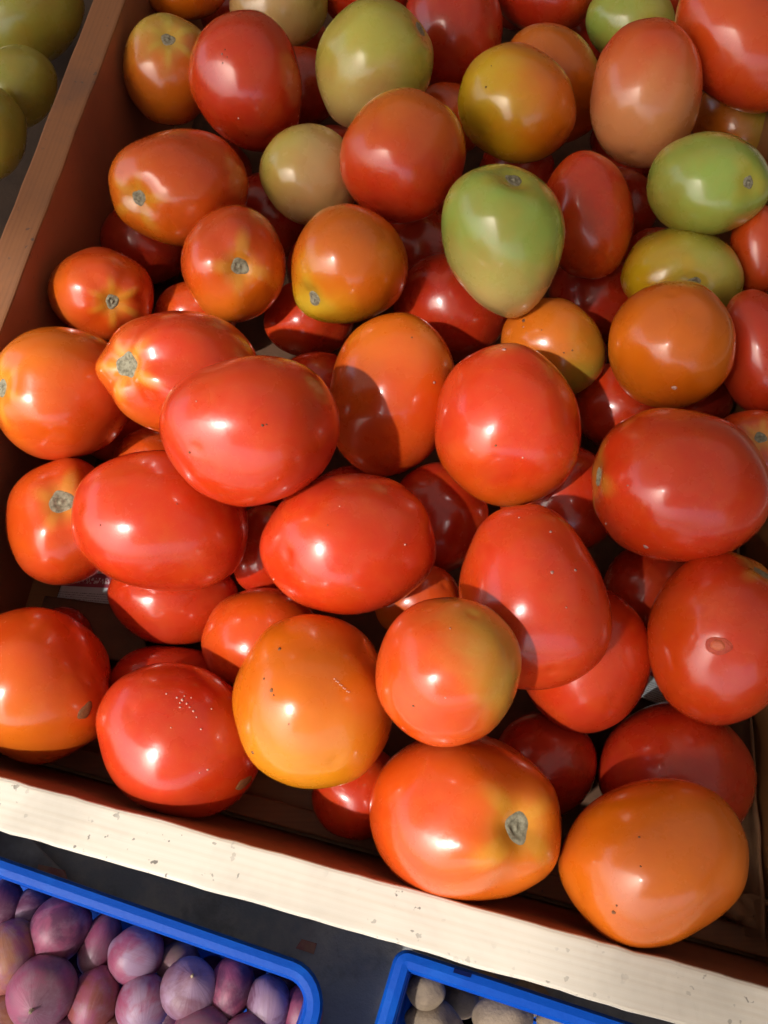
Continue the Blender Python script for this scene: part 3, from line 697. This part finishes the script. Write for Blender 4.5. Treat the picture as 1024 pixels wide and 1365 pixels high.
M_SLOT = mat_plain('slot_shade', (.002, .006, .05), .8, (.002, .006, .04), 60, .5, 0, spec=.05)  # near-black colour painted in for the shade inside the slot
def cz(x, y): return onz(x, y, CZ)[:2]
a0, a1 = cz(-20, 1136), cz(447, 1298)
d_ = (a1-a0)/np.linalg.norm(a1-a0); pe = np.array([d_[1], -d_[0]])
crate([a1, a1+pe*.24-d_*.01, a1-d_*.36+pe*.24, a1-d_*.36], .022, .0092, .085, 'blue plastic crate of small red onions at the lower left')
b0, b1 = cz(530, 1262), cz(868, 1373)
d2 = (b1-b0)/np.linalg.norm(b1-b0); pe2 = np.array([d2[1], -d2[0]])
sl_ = [cz(606, 1290), cz(629, 1297), cz(627, 1303), cz(604, 1296)]
crate([b0, b0+d2*.34, b0+d2*.34+pe2*.22, b0+pe2*.22-d2*.01], .008, .0095, .085, 'blue plastic crate of small potatoes at the bottom right of centre', slot=sl_)

# ---------------------------------------------------------------- onions and potatoes
def mat_onion():
    k = NT('onion_skin'); tc = k.n('TexCoord').outputs['Object']
    ca = k.n('Attribute', attribute_type='OBJECT', attribute_name='skin_a').outputs['Color']
    cb = k.n('Attribute', attribute_type='OBJECT', attribute_name='skin_b').outputs['Color']
    sd = k.n('Attribute', attribute_type='OBJECT', attribute_name='seed').outputs['Fac']
    lon = k.n('UVMap').outputs[0]; mp = k.n('Mapping'); mp.inputs['Scale'].default_value = (46, 2.2, 1); k.l(lon, mp.inputs[0])
    ad = k.n('VectorMath', operation='ADD'); k.l(mp.outputs[0], ad.inputs[0]); k.l(sd, ad.inputs[1])
    veins = k.noise(ad.outputs[0], 1., 4, .6, .3)
    ad2 = k.n('VectorMath', operation='ADD'); k.l(tc, ad2.inputs[0]); k.l(sd, ad2.inputs[1])
    bl = k.noise(ad2.outputs[0], 55, 5, .6, .8)
    c = k.mix(k.ramp(bl, .40, .62), ca, cb)
    c = k.mix(k.math('MULTIPLY', k.ramp(veins, .45, .7), .35), c, k.mix(.5, c, (.12, .02, .05)))
    c = k.mix(k.math('MULTIPLY', k.ramp(k.noise(ad2.outputs[0], 90, 4, .7), .45, .7), .5), c, (.22, .13, .17))
    k.set(Base_Color=c, Roughness=.5); k.bump(veins, .35, .0008); return k.m
M_ON = mat_onion()
M_POT = mat_plain('potato_skin', (.24, .18, .12), .75, (.14, .10, .07), 90, .8, .5)
M_ROOT = mat_plain('dry_root', (.42, .33, .22), .9, (.22, .15, .09), 300, .7, .5)
def bulb(name, px, py, ax, ay, ang, z, tip, cA, cB, label, cat, group, mat, pot=False):
    """tip: image direction of the neck and how far it points away from the camera"""
    rnd = random.Random(px*31+py); r = ray(px, py); C = CAM+r*((z-H)/r[2]); D = np.linalg.norm(C-CAM); w = (C-CAM)/D
    Zc = (C-CAM)@CF
    wx = CR-w*(CR@w); wx /= np.linalg.norm(wx); wy = np.cross(wx, w)
    ca, sa = math.cos(rad(ang)), math.sin(rad(ang)); u = wx*ca+wy*sa; v = -wx*sa+wy*ca
    gk = .97 if pot else 1.04
    A, B = ax*Zc/F*gk, ay*Zc/F*gk
    ta, te = rad(tip[0]-ang), rad(tip[1]); pd = np.array([math.cos(ta)*math.cos(te), math.sin(ta)*math.cos(te), math.sin(te)])
    X, Y_, Z_ = basis(pd); nu, nv = 40, 28; vs = []; off = Vector((rnd.uniform(0, 40), 0, 0))
    for j in range(nv+1):
        th = math.pi*j/nv
        for i in range(nu+1):
            f = 2*math.pi*i/nu; st, ct = math.sin(th), math.cos(th)
            if pot: z_ = ct; rr = st
            else:
                z_ = ct+.07*math.exp(-(th/.26)**2)-.03*math.exp(-((math.pi-th)/.25)**2); rr = st*(1-.10*math.exp(-((th-.45)/.3)**2))+(.04 if j == 0 else 0)
            f_ = f if i < nu else 0
            p = X*rr*math.cos(f_)+Y_*rr*math.sin(f_)+Z_*z_
            p = p*(1+noise.noise(Vector(p)*(1.2 if pot else .9)+off)*(.16 if pot else .07))
            vs.append(u*p[0]*A+v*p[1]*B-w*p[2]*(A+B)/2)
    zmin = min(q[2] for q in vs); base = C+np.array([0, 0, zmin])
    root = link(name, None, loc=base); tag(root, label, cat, group)
    me = bpy.data.meshes.new(name); me.from_pydata([(q[0], q[1], q[2]-zmin) for q in vs], [],
        [(j*(nu+1)+i, (j+1)*(nu+1)+i, (j+1)*(nu+1)+i+1, j*(nu+1)+i+1) for j in range(nv) for i in range(nu)])
    uv = me.uv_layers.new(name='UVMap')
    for lp in me.loops: q = lp.vertex_index; uv.data[lp.index].uv = ((q % (nu+1))/nu, (q//(nu+1))/nv)
    me.materials.append(mat); me.polygons.foreach_set('use_smooth', [True]*len(me.polygons)); 
    bo = link('skin', me, root); bo['skin_a'] = list(cA); bo['skin_b'] = list(cB); bo['seed'] = rnd.uniform(0, 30)
    if not pot:
        # root tuft at the base, dry neck at the tip
        pb = -(u*pd[0]*A+v*pd[1]*B-w*pd[2]*(A+B)/2); Lp = np.linalg.norm(pb); bx, by, bz = basis(pb)
        for nm, sgn, rr, hh in (('root_plate', 1, .16, .05), ('dry_neck', -1, .07, .22)):
            V = []; n = 12
            for j, (q, h) in enumerate(((1.3, -.08), (1., .0), (.7, hh*.5), (.5, hh))):
                for i in range(n):
                    f = 2*math.pi*i/n; jt = 1+.25*math.sin(i*2.7+px)+(.3*math.sin(i*5.1) if j == 3 else 0)
                    s0 = bz*sgn*Lp*((.93 if sgn > 0 else 1.0)+h*(1+.2*math.sin(i*3.3)))
                    V.append(s0+(bx*math.cos(f)+by*math.sin(f))*rr*q*Lp*jt)
            V.append(bz*sgn*Lp*((.93 if sgn > 0 else 1.0)+hh*.8))
            Fc = [(j*n+i, j*n+(i+1) % n, (j+1)*n+(i+1) % n, (j+1)*n+i) for j in range(3) for i in range(n)]+[(3*n+i, 3*n+(i+1) % n, 4*n) for i in range(n)]
            mesh_obj(nm, [(q[0], q[1], q[2]-zmin) for q in V], Fc, M_ROOT, root, smooth=True)
    return root
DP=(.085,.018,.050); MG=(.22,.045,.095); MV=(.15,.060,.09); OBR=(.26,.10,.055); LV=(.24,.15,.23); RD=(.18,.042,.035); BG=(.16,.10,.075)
ON=[
(80,1238,41,38,60,-.205,(-125,10),DP,MG,"dark purple onion with its dry neck pointing at the pink one below"),
(14,1276,38,44,0,-.20,(-60,-20),OBR,MG,"orange brown onion at the left edge of the onion crate"),
(56,1321,44,43,0,-.195,(-110,62),MG,MV,"large magenta onion with a round dry root spot"),
(133,1258,24,38,-18,-.212,(-105,-20),MG,MV,"slim purple onion lying between two rounder ones"),
(181,1272,36,34,30,-.208,(160,0),MG,LV,"bright violet onion near the crate rim"),
(126,1331,32,39,-15,-.205,(80,-30),RD,MG,"reddish brown onion with streaks right of the large magenta one"),
(191,1338,34,36,0,-.205,(100,-40),LV,MG,"purple onion with a pale silvery top at the bottom"),
(238,1284,27,27,0,-.218,(200,20),BG,MV,"beige brown onion tucked behind the mauve one"),
(252,1318,36,37,0,-.203,(80,70),MV,LV,"round mauve grey onion in the middle of the crate"),
(309,1317,29,38,-10,-.208,(-60,-30),DP,MG,"violet onion right of the mauve grey one"),
(358,1338,29,34,5,-.207,(90,-20),LV,DP,"onion with a bluish white glare"),  # the glare is put into the pale violet skin colour
(404,1347,26,30,0,-.212,(90,-40),MG,DP,"small magenta onion in the corner of the crate"),
(43,1214,25,27,0,-.215,(190,0),DP,LV,"dull violet onion under the upper crate rim"),
(3,1210,28,33,0,-.212,(90,0),DP,DP,"very dark purple onion in the top left of the crate"),
(270,1372,36,28,0,-.20,(0,-20),MV,MG,"mauve onion cut by the bottom edge"),
(10,1362,34,36,0,-.20,(0,-20),OBR,RD,"rust red onion cut by the bottom left corner"),
(92,1384,36,30,0,-.205,(0,-20),MG,DP,"purple onion just below the bottom edge beside the rust red one"),
(150,1384,34,28,0,-.21,(0,-20),OBR,MG,"brownish onion cut by the bottom edge"),
(330,1385,34,30,0,-.20,(0,-20),MG,MV,"magenta onion cut by the bottom edge at right"),
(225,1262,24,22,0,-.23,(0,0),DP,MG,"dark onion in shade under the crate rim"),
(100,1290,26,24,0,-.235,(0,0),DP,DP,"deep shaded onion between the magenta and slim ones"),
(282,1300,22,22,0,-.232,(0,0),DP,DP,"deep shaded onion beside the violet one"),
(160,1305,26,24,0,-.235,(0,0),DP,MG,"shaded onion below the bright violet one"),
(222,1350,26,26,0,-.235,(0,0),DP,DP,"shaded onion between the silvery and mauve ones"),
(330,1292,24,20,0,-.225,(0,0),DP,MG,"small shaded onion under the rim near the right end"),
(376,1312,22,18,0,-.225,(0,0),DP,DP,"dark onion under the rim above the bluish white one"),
]
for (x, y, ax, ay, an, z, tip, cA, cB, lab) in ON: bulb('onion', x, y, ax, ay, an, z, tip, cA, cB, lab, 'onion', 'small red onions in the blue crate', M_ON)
K0 = (.4, .3, .2)
for (x, y, ax, ay, an, z, lab) in (
    (568, 1319, 26, 25, 20, -.205, "small round grey potato in the corner of the blue crate"),
    (578, 1366, 40, 30, -10, -.215, "brown potato cut by the bottom edge below the round one"),
    (672, 1356, 45, 32, 10, -.205, "large wide potato in the middle of the blue crate"),
    (612, 1330, 28, 26, 0, -.24, "shaded potato deep between the round and the wide one"),
    (748, 1366, 34, 22, -15, -.208, "potato cut by the bottom edge right of the wide one"),
    (640, 1315, 30, 20, 0, -.25, "dark potato deep under the crate rim"),
    (705, 1330, 28, 22, 0, -.25, "shaded potato deep behind the wide one")):
    bulb('potato', x, y, ax, ay, an, z, (an, 0), K0, K0, lab, 'potato', 'small potatoes in the blue crate', M_POT, True)
# scraps on the ground in the gap
def scrap(name, pts, z, m, label, cat):
    P = [onz(x, y, z) for x, y in pts]
    def g(u, v):
        p = seg(seg(P[0], P[1], u), seg(P[3], P[2], u), v); return (p[0], p[1], z+.006+.006*nz(p[0], p[1], 3, 30))
    return sheet(name, g, 16, 12, m, label, cat, .0005)
M_SCR = mat_plain('grey_plastic_film', (.20, .22, .26), .4, (.11, .11, .13), 60, .7, .3)
scrap('plastic_scrap', [(-30, 1165), (84, 1158), (50, 1120), (-30, 1095)], GZ+.01, M_SCR, 'crumpled grey plastic film on the ground between bin and onion crate', 'plastic film')
M_PEEL = mat_plain('onion_peel', (.26, .10, .10), .5, (.34, .20, .14), 90, .8, .3)
scrap('onion_peel', [(52, 1170), (96, 1180), (90, 1160), (56, 1152)], GZ+.012, M_PEEL, 'dry reddish onion peel on the ground beside the upper crate rim', 'onion peel')
scrap('onion_peel', [(396, 1262), (420, 1270), (424, 1256), (404, 1250)], GZ+.012, M_PEEL, 'small dry onion peel on the ground above the crate corner', 'onion peel')
